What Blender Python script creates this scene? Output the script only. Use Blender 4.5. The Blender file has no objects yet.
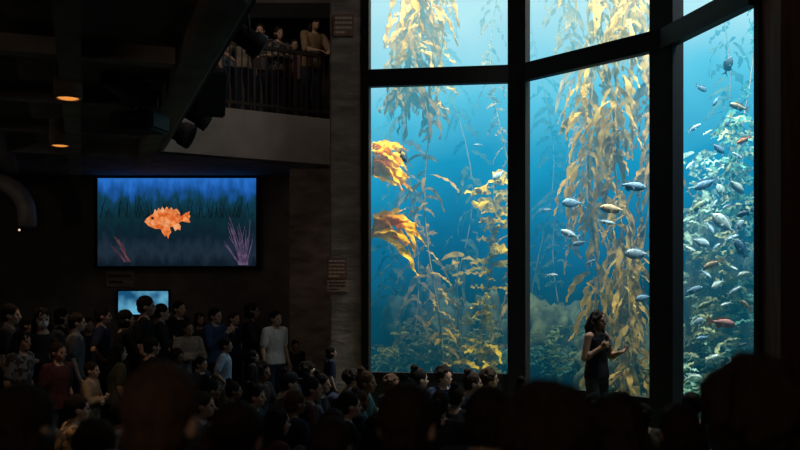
import bpy, bmesh, math, random
from mathutils import Vector, Matrix, noise as mnoise
sc = bpy.context.scene
col = sc.collection
sc.view_settings.view_transform = 'Standard'
R = math.radians
F = 889.0; HZ = 285.0; CZ = 1.97
def at(px, d): return ((px-400)/F*d, d)
def zy(py, d): return CZ-(py-HZ)*d/F
W = [Vector((-.50, 12.72)), Vector((1.68, 12.42)), Vector((3.20, 10.66)), Vector((3.61, 8.95))]   # window line, left to right

# ------------------------------------------------------------------ materials
def nodes(name):
    m = bpy.data.materials.new(name); m.use_nodes = True
    nt = m.node_tree; nt.nodes.clear()
    out = nt.nodes.new('ShaderNodeOutputMaterial')
    return m, nt, out
# painted water haze: water-coloured glow mixed into tank materials, stronger farther behind the window
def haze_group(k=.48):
    g = bpy.data.node_groups.new('painted_water_haze', 'ShaderNodeTree')
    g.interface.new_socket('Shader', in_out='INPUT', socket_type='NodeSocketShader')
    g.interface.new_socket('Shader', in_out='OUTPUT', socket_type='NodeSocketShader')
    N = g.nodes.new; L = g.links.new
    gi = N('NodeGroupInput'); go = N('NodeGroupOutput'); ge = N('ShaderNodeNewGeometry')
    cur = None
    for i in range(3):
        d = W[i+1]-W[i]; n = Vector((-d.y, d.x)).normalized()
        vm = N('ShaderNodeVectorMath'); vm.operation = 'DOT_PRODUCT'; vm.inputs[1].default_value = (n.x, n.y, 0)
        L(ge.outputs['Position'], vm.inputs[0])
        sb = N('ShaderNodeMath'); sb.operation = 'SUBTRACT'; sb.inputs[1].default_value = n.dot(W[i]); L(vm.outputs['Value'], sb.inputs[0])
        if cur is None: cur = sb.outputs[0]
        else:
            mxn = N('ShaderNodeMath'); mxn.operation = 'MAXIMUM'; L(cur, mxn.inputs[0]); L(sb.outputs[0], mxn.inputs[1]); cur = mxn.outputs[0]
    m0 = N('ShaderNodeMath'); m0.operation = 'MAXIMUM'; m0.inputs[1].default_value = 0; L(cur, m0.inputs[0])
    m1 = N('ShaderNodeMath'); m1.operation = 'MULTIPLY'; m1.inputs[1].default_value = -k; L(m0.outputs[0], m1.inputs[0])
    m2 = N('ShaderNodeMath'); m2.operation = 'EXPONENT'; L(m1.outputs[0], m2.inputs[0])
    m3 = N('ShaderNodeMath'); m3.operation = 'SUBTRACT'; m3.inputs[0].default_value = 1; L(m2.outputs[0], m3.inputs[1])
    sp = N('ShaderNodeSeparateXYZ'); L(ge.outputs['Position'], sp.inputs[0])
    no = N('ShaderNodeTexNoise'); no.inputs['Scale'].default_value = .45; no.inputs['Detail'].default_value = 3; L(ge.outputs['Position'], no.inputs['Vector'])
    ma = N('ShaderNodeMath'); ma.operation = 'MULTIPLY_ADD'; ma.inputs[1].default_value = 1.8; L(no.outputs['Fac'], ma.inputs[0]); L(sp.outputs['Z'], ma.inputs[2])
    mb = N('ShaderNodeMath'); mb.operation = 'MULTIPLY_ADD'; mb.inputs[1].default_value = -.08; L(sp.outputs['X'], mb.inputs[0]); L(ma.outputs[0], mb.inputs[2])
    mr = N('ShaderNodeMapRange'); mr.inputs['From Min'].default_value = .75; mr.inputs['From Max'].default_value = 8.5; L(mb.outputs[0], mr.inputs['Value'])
    cr = N('ShaderNodeValToRGB'); e = cr.color_ramp.elements  # painted gradient: the glow is brighter upward and slightly to the left
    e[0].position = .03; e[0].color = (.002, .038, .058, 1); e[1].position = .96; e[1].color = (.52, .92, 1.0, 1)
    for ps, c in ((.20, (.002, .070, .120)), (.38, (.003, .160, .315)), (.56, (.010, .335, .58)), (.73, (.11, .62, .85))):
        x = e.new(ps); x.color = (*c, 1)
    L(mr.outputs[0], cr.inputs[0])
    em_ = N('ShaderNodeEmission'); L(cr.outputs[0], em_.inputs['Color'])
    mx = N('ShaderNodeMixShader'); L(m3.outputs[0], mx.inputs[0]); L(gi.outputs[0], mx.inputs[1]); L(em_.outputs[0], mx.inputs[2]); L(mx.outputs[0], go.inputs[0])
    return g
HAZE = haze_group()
def pm(name, c, rough=.7, var=.3, scale=6, bump=0, metal=0, spec=.3, stretch=None, trans=0, bscale=None, haze=False, c2=None):
    m, nt, out = nodes(name)
    N = nt.nodes.new; L = nt.links.new
    p = N('ShaderNodeBsdfPrincipled'); tc = N('ShaderNodeTexCoord'); no = N('ShaderNodeTexNoise')
    no.inputs['Scale'].default_value = scale; no.inputs['Detail'].default_value = 4
    src = tc.outputs['Object']
    if stretch:
        mp = N('ShaderNodeMapping'); mp.inputs['Scale'].default_value = stretch
        L(src, mp.inputs['Vector']); src = mp.outputs['Vector']
    L(src, no.inputs['Vector'])
    cr = N('ShaderNodeValToRGB')
    cr.color_ramp.elements[0].position = .3; cr.color_ramp.elements[1].position = .7
    cr.color_ramp.elements[0].color = (*(c2 or [v*(1-var) for v in c]), 1)
    cr.color_ramp.elements[1].color = (*[min(1, v*(1+var)) for v in c], 1)
    L(no.outputs['Fac'], cr.inputs['Fac']); L(cr.outputs['Color'], p.inputs['Base Color'])
    p.inputs['Roughness'].default_value = rough; p.inputs['Metallic'].default_value = metal
    p.inputs['Specular IOR Level'].default_value = spec
    if bump:
        b = N('ShaderNodeBump'); b.inputs['Strength'].default_value = bump; b.inputs['Distance'].default_value = .02
        n2 = N('ShaderNodeTexNoise'); n2.inputs['Scale'].default_value = bscale or scale*4; n2.inputs['Detail'].default_value = 5
        L(src, n2.inputs['Vector']); L(n2.outputs['Fac'], b.inputs['Height']); L(b.outputs['Normal'], p.inputs['Normal'])
    res = p.outputs[0]
    if trans:
        t = N('ShaderNodeBsdfTranslucent'); L(cr.outputs['Color'], t.inputs['Color'])
        mx = N('ShaderNodeMixShader'); mx.inputs[0].default_value = trans
        L(res, mx.inputs[1]); L(t.outputs[0], mx.inputs[2]); res = mx.outputs[0]
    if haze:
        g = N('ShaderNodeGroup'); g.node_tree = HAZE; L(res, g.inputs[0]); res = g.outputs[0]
    L(res, out.inputs['Surface'])
    return m
def em(name, c, s, var=0, scale=10, c2=None):
    m, nt, out = nodes(name); N = nt.nodes.new; L = nt.links.new
    e = N('ShaderNodeEmission'); e.inputs['Strength'].default_value = s
    tc = N('ShaderNodeTexCoord'); no = N('ShaderNodeTexNoise'); no.inputs['Scale'].default_value = scale
    L(tc.outputs['Object'], no.inputs['Vector'])
    cr = N('ShaderNodeValToRGB'); cr.color_ramp.elements[0].position = .36; cr.color_ramp.elements[1].position = .70
    cr.color_ramp.elements[0].color = (*[v*(1-var) for v in c], 1)
    cr.color_ramp.elements[1].color = (*(c2 or [v*(1+var) for v in c]), 1)
    L(no.outputs['Fac'], cr.inputs['Fac']); L(cr.outputs['Color'], e.inputs['Color']); L(e.outputs[0], out.inputs['Surface'])
    return m

# ------------------------------------------------------------------ object helpers
def link(o, parent=None):
    col.objects.link(o)
    if parent: o.parent = parent
    return o
def tag(o, label=None, cat=None, group=None, kind=None):
    if label: o['label'] = label
    if cat: o['category'] = cat
    if group: o['group'] = group
    if kind: o['kind'] = kind
    return o
def empty(name, loc=(0, 0, 0), rz=0, label=None, cat=None, group=None):
    o = bpy.data.objects.new(name, None); o.empty_display_size = .1
    col.objects.link(o); o.location = loc; o.rotation_euler = (0, 0, rz)
    return tag(o, label, cat, group)
def mobj(name, me, mat=None, parent=None, smooth=False):
    if isinstance(me, bmesh.types.BMesh):
        b = me; me = bpy.data.meshes.new(name)
        bmesh.ops.recalc_face_normals(b, faces=b.faces[:]); b.to_mesh(me); b.free()
    o = bpy.data.objects.new(name, me)
    if mat:
        if not me.materials: me.materials.append(None)
        link(o, parent)
        o.material_slots[0].link = 'OBJECT'; o.material_slots[0].material = mat
    else: link(o, parent)
    if smooth: me.polygons.foreach_set('use_smooth', [True]*len(me.polygons))
    return o
def pydata(name, v, f, mat, parent=None, smooth=True):
    me = bpy.data.meshes.new(name); me.from_pydata(v, [], f); me.update()
    return mobj(name, me, mat, parent, smooth)
def box(bm, x0, x1, y0, y1, z0, z1, M=None):
    r = bmesh.ops.create_cube(bm, size=1)['verts']
    for v in r:
        v.co = Vector((x0+(v.co.x+.5)*(x1-x0), y0+(v.co.y+.5)*(y1-y0), z0+(v.co.z+.5)*(z1-z0)))
        if M: v.co = M @ v.co
    return r
def loft(bm, rings, n=16):
    """rings: (center, u, v) vectors; closed with caps"""
    rs = []
    for c, u, w in rings:
        c = Vector(c); u = Vector(u); w = Vector(w)
        rs.append([bm.verts.new(c+u*math.cos(2*math.pi*i/n)+w*math.sin(2*math.pi*i/n)) for i in range(n)])
    for a, b in zip(rs, rs[1:]):
        for i in range(n): bm.faces.new((a[i], a[(i+1) % n], b[(i+1) % n], b[i]))
    bm.faces.new(rs[0][::-1]); bm.faces.new(rs[-1])
def capsule(bm, p, q, r1, r2, n=12):
    p = Vector(p); q = Vector(q); d = q-p
    if d.length < 1e-5: d = Vector((0, 0, .001))
    a = d.normalized(); u = a.orthogonal().normalized(); w = a.cross(u)
    rings = []
    for k in (80, 55, 28): rings.append((p-a*r1*math.sin(R(k)), u*r1*math.cos(R(k)), w*r1*math.cos(R(k))))
    rings.append((p, u*r1, w*r1)); rings.append((q, u*r2, w*r2))
    for k in (28, 55, 80): rings.append((q+a*r2*math.sin(R(k)), u*r2*math.cos(R(k)), w*r2*math.cos(R(k))))
    loft(bm, rings, n)
def ell(bm, c, r, M=None, n=16):
    mt = Matrix.Translation(c) @ (M or Matrix()) @ Matrix.Diagonal((r[0], r[1], r[2], 1))
    bmesh.ops.create_uvsphere(bm, u_segments=n, v_segments=n*2//3, radius=1, matrix=mt)
def tube(bm, pts, r, n=10):
    pts = [Vector(p) for p in pts]; rings = []
    u = None
    for i, p in enumerate(pts):
        a = (pts[min(i+1, len(pts)-1)]-pts[max(i-1, 0)]).normalized()
        if u is None: u = a.orthogonal().normalized()
        u = (u-a*u.dot(a)).normalized(); w = a.cross(u)
        rr = r[i] if isinstance(r, (list, tuple)) else r
        rings.append((p, u*rr, w*rr))
    loft(bm, rings, n)
def prism(bm, pts, z0, z1):
    a = [bm.verts.new((x, y, z0)) for x, y in pts]; b = [bm.verts.new((x, y, z1)) for x, y in pts]
    n = len(pts)
    bm.faces.new(a[::-1]); bm.faces.new(b)
    for i in range(n): bm.faces.new((a[i], a[(i+1) % n], b[(i+1) % n], b[i]))
def remesh(bm, vox, it=2, nz=0, nscale=(20, 20, 20)):
    me = bpy.data.meshes.new('tmp'); bmesh.ops.recalc_face_normals(bm, faces=bm.faces[:]); bm.to_mesh(me); bm.free()
    o = bpy.data.objects.new('tmp', me); col.objects.link(o)
    m = o.modifiers.new('r', 'REMESH'); m.mode = 'VOXEL'; m.voxel_size = vox; m.use_smooth_shade = True
    s = o.modifiers.new('s', 'SMOOTH'); s.factor = .5; s.iterations = it
    dg = bpy.context.evaluated_depsgraph_get(); dg.update()
    out = bpy.data.meshes.new_from_object(o.evaluated_get(dg))
    bpy.data.objects.remove(o); bpy.data.meshes.remove(me)
    out.polygons.foreach_set('use_smooth', [True]*len(out.polygons))
    if nz:
        for v in out.vertices:
            k = Vector((v.co.x*nscale[0], v.co.y*nscale[1], v.co.z*nscale[2]))
            v.co += v.normal*mnoise.noise(k)*nz
    out.materials.clear(); out.materials.append(None)
    return out
def struct(name, bm, mat): return tag(mobj(name, bm, mat), kind='structure')

# ------------------------------------------------------------------ people prototypes (built first: the scene is still empty)
def hand(bm, w, d, n, sgn, curl=.35, k=1.0):
    w = Vector(w); d = Vector(d).normalized(); n = Vector(n); n = (n-d*n.dot(d)).normalized(); t = d.cross(n)*sgn
    for o, ln, kn in ((-.030, .058, .072), (-.010, .074, .080), (.010, .080, .082), (.030, .070, .078)):
        a = w+t*o*.55*k; c = w+d*kn*k+t*o*k
        capsule(bm, a, c, .014*k, .0125*k, 8)
        dd = d+t*o*2.2; p = c
        for sgm, f in enumerate((.45, .32, .23)):
            ang = curl*(.8+.5*sgm); dd = (dd*math.cos(ang)+n*math.sin(ang)).normalized()
            q = p+dd*ln*f*k*1.05; capsule(bm, p, q, (.0092-.0008*sgm)*k, (.0085-.0008*sgm)*k, 8); p = q
            n2 = (n-dd*n.dot(dd))
            if n2.length > .2: n = n2.normalized()
        n = t.cross(d)*sgn; n = n.normalized()
    p = w+d*.022*k+t*.022*k; q = p+(d*.62+t*.65+n*.25).normalized()*.042*k; r_ = q+(d*.85+t*.2+n*.45).normalized()*.034*k
    capsule(bm, w+d*.005, p, .014*k, .014*k, 8); capsule(bm, p, q, .0125*k, .0105*k, 8); capsule(bm, q, r_, .0105*k, .0085*k, 8)
TOR = [(.80, .105, .085), (.85, .150, .105), (.92, .168, .118), (.98, .160, .112), (1.07, .138, .100), (1.16, .140, .102), (1.27, .160, .112), (1.35, .165, .100), (1.41, .115, .078), (1.445, .062, .058)]
def mirror(a): return [(-p[0], p[1], p[2]) for p in a]
LEG_S = [(.088, 0, .90), (.098, .015, .49), (.10, -.02, .085), (.125, .13, .03)]
LEG_X = [(.09, .02, .13), (.31, .27, .17), (-.06, .33, .075), (-.17, .30, .05)]
LEG_X2 = [(-.09, .02, .13), (-.31, .27, .17), (.08, .24, .075), (.19, .22, .05)]
LEG_K = [(.09, .02, .13), (.13, .40, .47), (.12, .56, .085), (.14, .70, .035)]
ARM_R = [(.215, -.03, 1.11), (.232, .05, .875)]
ARM_C = [(.245, .07, 1.13), (-.06, .185, 1.17)]; ARM_C2 = [(-.245, .06, 1.12), (.08, .215, 1.12)]
ARM_P = [(.225, .10, 1.13), (.07, .30, 1.33)]
ARM_H = [(.33, -.08, 1.14), (.175, .03, 1.0)]
ARM_L = [(.23, .23, 1.10), (.10, .42, 1.06)]
ARM_SX = [(.25, .13, .35), (.10, .27, .24)]
ARM_SK = [(.24, .20, .36), (.05, .50, .36)]
POSE = {
 'stand': dict(legs=[LEG_S, mirror(LEG_S)], arms=[ARM_R, mirror(ARM_R)], pn=[(-1, .3, 0), (1, .3, 0)], sleeve=.75),
 'crossed': dict(legs=[LEG_S, mirror(LEG_S)], arms=[ARM_C, ARM_C2], pn=[(0, -1, .2), (0, -1, .2)], sleeve=2),
 'phone': dict(legs=[LEG_S, mirror(LEG_S)], arms=[ARM_P, mirror(ARM_P)], pn=[(-1, -.2, .2), (1, -.2, .2)], sleeve=2),
 'hip': dict(legs=[LEG_S, mirror(LEG_S)], arms=[ARM_H, mirror(ARM_R)], pn=[(-1, -.4, 0), (1, .3, 0)], sleeve=.75),
 'lean': dict(legs=[LEG_S, mirror(LEG_S)], arms=[ARM_L, mirror(ARM_L)], pn=[(0, 0, -1), (0, 0, -1)], sleeve=1.0, lean=.16),
 'sit': dict(legs=[LEG_X, LEG_X2], arms=[ARM_SX, mirror(ARM_SX)], pn=[(0, 0, -1), (0, 0, -1)], sleeve=.75, up=-.80, lean=.10, seat=True),
 'knees': dict(legs=[LEG_K, mirror(LEG_K)], arms=[ARM_SK, mirror(ARM_SK)], pn=[(-1, -.5, 0), (1, -.5, 0)], sleeve=2, up=-.80, lean=.14, seat=True),
 'present': dict(legs=[LEG_S, mirror(LEG_S)], arms=[[(.245, -.01, 1.12), (.105, .135, 1.255)], [(-.255, .03, 1.12), (-.155, .24, 1.19)]], pn=[(-1, -.1, .1), (.6, .0, .8)], sleeve=0, hd=[(-.1, .9, .45), (.05, .9, .4)], curl=[.95, .35]),
}
def build_pose(nm, vox=.0115, cvox=.0125):
    P = POSE[nm]; up = P.get('up', 0); lean = P.get('lean', 0)
    T = lambda x, y, z: Vector((x, y+lean*(z-.9), z+up))
    body = bmesh.new(); shirt = bmesh.new(); tro = bmesh.new(); shoe = bmesh.new()
    def tors(bm, rows, inf):
        loft(bm, [(T(0, 0, z), (rx+inf, 0, 0), (0, ry+inf, 0)) for z, rx, ry in rows], 20)
    tors(body, TOR, 0); tors(shirt, [(.87, .172, .120)]+[t for t in TOR if .9 < t[0] < 1.42], .018); tors(tro, TOR[:4]+[(1.02, .15, .105)], .012)
    hc = T(0, .025, 1.575)
    capsule(body, T(0, -.01, 1.39), hc+Vector((0, -.012, -.06)), .058, .050)
    for s in (-1, 1):
        capsule(body, T(.05*s, -.005, 1.415), T(.165*s, 0, 1.385), .045, .055)
        capsule(shirt, T(.07*s, -.005, 1.405), T(.168*s if P['sleeve'] else .13*s, 0, 1.385), .055 if P['sleeve'] else .05, .069 if P['sleeve'] else .055)
    # head
    ell(body, hc+Vector((0, 0, .018)), (.076, .096, .096), n=20)
    ell(body, hc+Vector((0, .028, -.048)), (.058, .066, .068)); ell(body, hc+Vector((0, .070, -.092)), (.024, .020, .017))
    ell(body, hc+Vector((0, .082, .022)), (.05, .016, .012))
    capsule(body, hc+Vector((0, .092, .008)), hc+Vector((0, .112, -.033)), .009, .0145, 8)
    ell(body, hc+Vector((0, .090, -.064)), (.024, .010, .006)); ell(body, hc+Vector((0, .088, -.074)), (.021, .010, .006))
    for s in (-1, 1):
        ell(body, hc+Vector((.079*s, -.008, -.012)), (.010, .022, .033)); ell(body, hc+Vector((.045*s, .062, -.03)), (.022, .022, .02))
    for k, s in enumerate((1, -1)):
        e_, w = [Vector(p) for p in P['arms'][k]]
        if not P.get('seat'): e_ = Vector((e_.x, e_.y+lean*(e_.z-.9)*.5, e_.z))
        sh = T(.172*s, 0, 1.385)
        capsule(body, sh, e_, .050, .039); capsule(body, e_, w, .039, .027)
        m = e_.lerp(w, .3); ell(body, m, (.041, .041, .05))
        d = (w-e_) if 'hd' not in P else Vector(P['hd'][k])
        hand(body, w, d, P['pn'][k], s, P.get('curl', [.4, .4])[k])
        sl = P['sleeve']
        if sl:
            capsule(shirt, sh, sh.lerp(e_, min(1, sl)), .066, .060 if sl < 1.5 else .054)
            if sl > 1.5: capsule(shirt, e_, e_.lerp(w, .9), .054, .040)
        hp, kn, an, to = [Vector(p) for p in P['legs'][k]]
        capsule(body, hp, kn, .082, .056); capsule(body, kn, an, .054, .036)
        c = kn.lerp(an, .3)+Vector((0, -.012 if not P.get('seat') else 0, 0)); capsule(body, kn.lerp(an, .15), c, .052, .054)
        capsule(body, an, to, .034, .026)
        capsule(tro, hp, kn, .098, .074); capsule(tro, kn, kn.lerp(an, .92), .074, .058)
        he = an+Vector((0, -.03, -.045)) if not P.get('seat') else an.lerp(an+(an-kn).normalized()*.03, 1)
        capsule(shoe, he, to, .040, .038); capsule(shoe, an, he.lerp(to, .5), .044, .042)
    return dict(body=remesh(body, vox), shirt=remesh(shirt, cvox, 3, .006, (9, 9, 9)), trousers=remesh(tro, cvox, 3, .006, (9, 9, 9)), shoes=remesh(shoe, .012), hc=hc)
PM = {n: build_pose(n) for n in POSE if n != 'present'}
PM['present'] = build_pose('present', .0066, .009)
def hairmesh(st):
    bm = bmesh.new(); rnd = random.Random(sum(map(ord, st)))
    ell(bm, (0, -.014, .034), (.087, .102, .099), n=20)
    ell(bm, (0, -.045, -.03), (.074, .062, .06))
    nz, ns = .006, (60, 60, 25)
    if st == 'long':
        tube(bm, [(0, -.06, 0), (0, -.085, -.12), (0, -.10, -.22), (0, -.10, -.32)], [.075, .085, .08, .05], 14)
        for s in (-1, 1): tube(bm, [(.055*s, -.01, .03), (.082*s, -.01, -.06), (.085*s, -.03, -.17), (.07*s, -.04, -.27)], [.03, .03, .035, .02], 10)
        nz = .012; ns = (35, 35, 12)
    if st == 'wavy':
        tube(bm, [(0, -.055, .02), (0, -.085, -.09), (0, -.09, -.17), (0, -.08, -.25)], [.085, .10, .09, .05], 14)
        for s in (-1, 1): tube(bm, [(.06*s, .0, .04), (.090*s, -.01, -.05), (.095*s, -.015, -.14), (.08*s, -.01, -.22)], [.035, .036, .04, .022], 10)
        nz = .02; ns = (24, 24, 16)
    if st == 'bob':
        ell(bm, (0, -.025, -.045), (.098, .085, .08)); nz = .008
    if st == 'pony':
        tube(bm, [(0, -.09, .05), (0, -.14, .05), (0, -.155, -.04), (0, -.14, -.17), (0, -.13, -.24)], [.02, .03, .034, .028, .01], 10)
    if st == 'bun':
        ell(bm, (0, -.06, .135), (.045, .045, .04))
    if st == 'curly':
        for i in range(150):
            a = rnd.uniform(0, 6.28); u = rnd.uniform(-.45, 1)
            q = math.sqrt(1-u*u); p = Vector((math.cos(a)*q*.102, math.sin(a)*q*.106-.025, u*.106+.028))
            if p.y > .055 and p.z < .07: continue
            ell(bm, p, (rnd.uniform(.018, .023),)*3, n=8)
        nz = .007; ns = (70, 70, 70)
    return remesh(bm, .009, 3 if st == 'curly' else 2, nz, ns)
HM = {s: hairmesh(s) for s in ('short', 'long', 'wavy', 'bob', 'pony', 'bun', 'curly')}
HTOP = dict(short=1.71, long=1.71, wavy=1.71, bob=1.71, pony=1.71, bun=1.75, curly=1.732)
def capmesh():
    bm = bmesh.new(); ell(bm, (0, -.008, .055), (.092, .108, .085), n=20)
    loft(bm, [((0, .07, .052), (.080, 0, 0), (0, 0, .006)), ((0, .13, .046), (.072, 0, 0), (0, 0, .006)), ((0, .175, .036), (.04, 0, 0), (0, 0, .005))], 16)
    return remesh(bm, .008)
CAP = capmesh()
bm = bmesh.new(); ell(bm, (0, .0, 0), (.055, .04, .042)); MASK = remesh(bm, .008)
bm = bmesh.new(); ell(bm, (0, 0, 0), (.0135, .0115, .0105), n=10); EYE = bpy.data.meshes.new('eye'); bm.to_mesh(EYE); bm.free(); EYE.materials.append(None)

# ------------------------------------------------------------------ base materials
M_floor = pm('dark carpet', (.006, .005, .006), .95, .3, 30, .3, spec=.05)
M_wall = pm('dark plaster', (.14, .12, .108), .9, .25, 3, .15)
M_black = pm('black paint', (.010, .010, .011), .85, .2, 4, spec=.15)
M_rig = pm('black powder coat', (.03, .03, .032), .7, .2, 8, spec=.25)
M_conc = pm('board formed concrete', (.22, .175, .15), .9, .4, 2.5, .5, stretch=(1, 1, 3))
M_slab = pm('balcony concrete', (.42, .40, .385), .9, .2, 2, .3)
M_ceil = pm('dark ceiling paint', (.20, .18, .165), .9, .3, 3, .2)
M_beam = pm('dark beam', (.27, .24, .22), .85, .3, 3, .2)
M_frame = pm('black steel frame', (.004, .0045, .005), .6, .2, 5, spec=.15)
M_brown = pm('brown column cladding', (.09, .04, .028), .8, .3, 3, .2, stretch=(4, 4, .6))
M_metal = pm('dark metal', (.02, .02, .022), .6, .2, 10, metal=.3)
M_railing = pm('railing metal', (.05, .042, .038), .5, .2, 10, metal=.3)

# ------------------------------------------------------------------ room shell
b = bmesh.new(); box(b, -8.2, 5.2, -4, 16.4, -.2, 0); struct('floor', b, M_floor)
b = bmesh.new(); box(b, -8, 5, -3.9, 4.4, 0, .17); struct('floor.001', b, M_floor)
b = bmesh.new(); box(b, -8.2, -8, -4, 16.4, 0, 8.6); struct('wall_left', b, M_wall)
b = bmesh.new(); box(b, -8, -.95, 16.2, 16.4, 0, 8.6); struct('wall_back', b, M_wall)
b = bmesh.new(); box(b, -.95, -.80, 13.05, 16.4, 0, 8.6); struct('wall_tank_side', b, M_wall)
b = bmesh.new(); box(b, -8.2, 5.2, -4.2, -4, 0, 8.6); struct('wall_rear', b, M_wall)
b = bmesh.new(); box(b, 5, 5.2, -4, 8.5, 0, 8.6); struct('wall_right', b, M_wall)
b = bmesh.new(); box(b, 3.64, 5.2, 8.5, 8.93, 0, 8.6); struct('wall_right_pier', b, M_brown)
b = bmesh.new(); prism(b, [(-8.2, -4.2), (5.2, -4.2), (5.2, 8.93), (9.4, 8.93), (9.4, 18.4), (-8.2, 18.4)], 8.6, 8.8); struct('ceiling', b, M_black)
ZB, ZT = 3.98, 4.74
E0 = Vector((-1.05, 6.3)); E1 = Vector((-3.58, 13.35)); E2 = Vector((-1.0, 14.95))
b = bmesh.new(); prism(b, [(-8, -4), (E0.x, -4), E0, E1, E2, (-1.0, 16.2), (-8, 16.2)], ZB, ZT); struct('ceiling.001', b, M_slab)
b = bmesh.new(); prism(b, [(-7.99, -3.9), (E0.x-.03, -3.9), (E0.x-.03, 6.28), (E1.x-.05, 13.4), (-1.2, 14.95), (-1.1, 16.19), (-7.99, 16.19)], ZB-.03, ZB); struct('ceiling.002', b, M_ceil)
b = bmesh.new(); box(b, -1.88, -1.02, 15.1, 16.19, 0, ZB-.03)
bmesh.ops.bevel(b, geom=b.edges[:], offset=.02, segments=2, affect='EDGES'); struct('wall_pier', b, M_conc)
ti = 1
def trim(bm, m=M_frame):
    global ti
    o = struct('trim_%d' % ti, bm, m); ti += 1; return o
ed = (E1-E0).normalized(); en = Vector((-ed.y, ed.x))
# dark fascia lining on the slab edge facing the void on the near side
bm = bmesh.new(); ang = math.atan2(ed.y, ed.x)
box(bm, 0, (E1-E0).length-.02, -.03, 0, ZB, ZT, Matrix.Translation((E0.x, E0.y, 0)) @ Matrix.Rotation(ang, 4, 'Z')); trim(bm, M_metal)
for k in range(6):                                          # beams parallel to the opening
    off = .28+k*.95
    p = E0+en*off-ed*1.0; q = E1+en*off+ed*(.2+1.6*(k > 0))
    bm = bmesh.new(); L = (q-p).length
    box(bm, 0, L, -.09, .09, ZB-.20, ZB-.03, Matrix.Translation((p.x, p.y, 0)) @ Matrix.Rotation(ang, 4, 'Z')); trim(bm, M_beam)
for k in range(4):                                          # cross beams
    p = E0+ed*(1.4+k*1.9)+en*.4; q = p+en*4.7
    bm = bmesh.new(); an2 = math.atan2(en.y, en.x)
    box(bm, 0, (q-p).length, -.08, .08, ZB-.17, ZB-.03, Matrix.Translation((p.x, p.y, 0)) @ Matrix.Rotation(an2, 4, 'Z')); trim(bm, M_beam)
bm = bmesh.new(); box(bm, -4.6, -1.02, 14.9, 16.19, 6.45, 6.7); trim(bm, M_black)
bm = bmesh.new(); box(bm, -1.0, -.50, 12.66, 13.05, 0, 8.6)
bmesh.ops.bevel(bm, geom=bm.edges[:], offset=.02, segments=2, affect='EDGES'); struct('wall_column', bm, M_conc)

# ------------------------------------------------------------------ tank window frames (the clear acrylic itself does not show: only the steel does)
def seg_box(bm, p, q, y0, y1, z0, z1, e0=0, e1=0):
    d = q-p; ang = math.atan2(d.y, d.x)
    box(bm, -e0, d.length+e1, y0, y1, z0, z1, Matrix.Translation((p.x, p.y, 0)) @ Matrix.Rotation(ang, 4, 'Z'))
SILLS = (.70, .57, .42); RB = 4.79; RT = 5.03
for i in range(3):
    p, q = W[i], W[i+1]; SILL = SILLS[i]
    bm = bmesh.new(); seg_box(bm, p, q, -.10, .02, RB, RT, -.02, -.02); trim(bm)                 # transom rail
    bm = bmesh.new(); seg_box(bm, p, q, -.06, .02, SILL-.06, SILL+.03, -.02, -.02); trim(bm)       # sill
    bm = bmesh.new(); seg_box(bm, p, q, -.05, .02, 0, SILL-.06, -.02, -.02); struct('wall_tank_base' + ('' if not i else '.%03d' % i), bm, M_black)
    bm = bmesh.new(); seg_box(bm, p, q, -.2, .02, 7.9, 8.6, -.02, -.02); trim(bm)
for (p, w, d0, d1, a) in ((W[0]+Vector((.02, -.02)), .05, .1, .1, -8), (W[1], .13, .15, .04, -28), (W[2], .185, .10, .08, -60), (W[3]+Vector((.01, .02)), .04, .03, .03, -75)):
    bm = bmesh.new(); box(bm, -w, w, -d0, d1, 0, 8.6, Matrix.Translation((p.x, p.y, 0)) @ Matrix.Rotation(R(a), 4, 'Z')); trim(bm)

# ------------------------------------------------------------------ tank interior
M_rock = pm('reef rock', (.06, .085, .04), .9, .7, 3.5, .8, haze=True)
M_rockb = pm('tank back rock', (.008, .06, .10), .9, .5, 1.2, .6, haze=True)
def wallgrid(name, o, u, v, nu, nv, amp, mat, seed):
    vs = []; fs = []
    o = Vector(o); u = Vector(u); v = Vector(v); n = u.cross(v).normalized()
    for j in range(nv+1):
        for i in range(nu+1):
            p = o+u*(i/nu)+v*(j/nv)
            vs.append(p+n*mnoise.fractal(p*.7+Vector((seed, 0, 0)), 1.0, 2.0, 4)*amp)
    for j in range(nv):
        for i in range(nu): a = j*(nu+1)+i; fs.append((a, a+1, a+nu+2, a+nu+1))
    return tag(pydata(name, vs, fs, mat), kind='structure')
wallgrid('wall_tank_back', (-.7, 17.6, .0), (9.6, 0, 0), (0, 0, 8.5), 60, 50, .35, M_rockb, 3)
wallgrid('wall_tank_left', (-.68, 13.08, .0), (0, 4.7, 0), (0, 0, 8.5), 20, 30, .03, M_rockb, 8)
wallgrid('wall_tank_right', (8.6, 9.1, .0), (0, 8.5, 0), (0, 0, 8.5), 40, 40, .4, M_rockb, 12)
wallgrid('wall_tank_front', (3.66, 8.99, .0), (5.0, 0, 0), (0, 0, 8.5), 20, 20, .02, M_rockb, 15)
wallgrid('floor.002', (-.7, 9.0, .25), (9.6, 0, 0), (0, 8.7, 0), 60, 60, .15, M_rock, 5)

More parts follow.
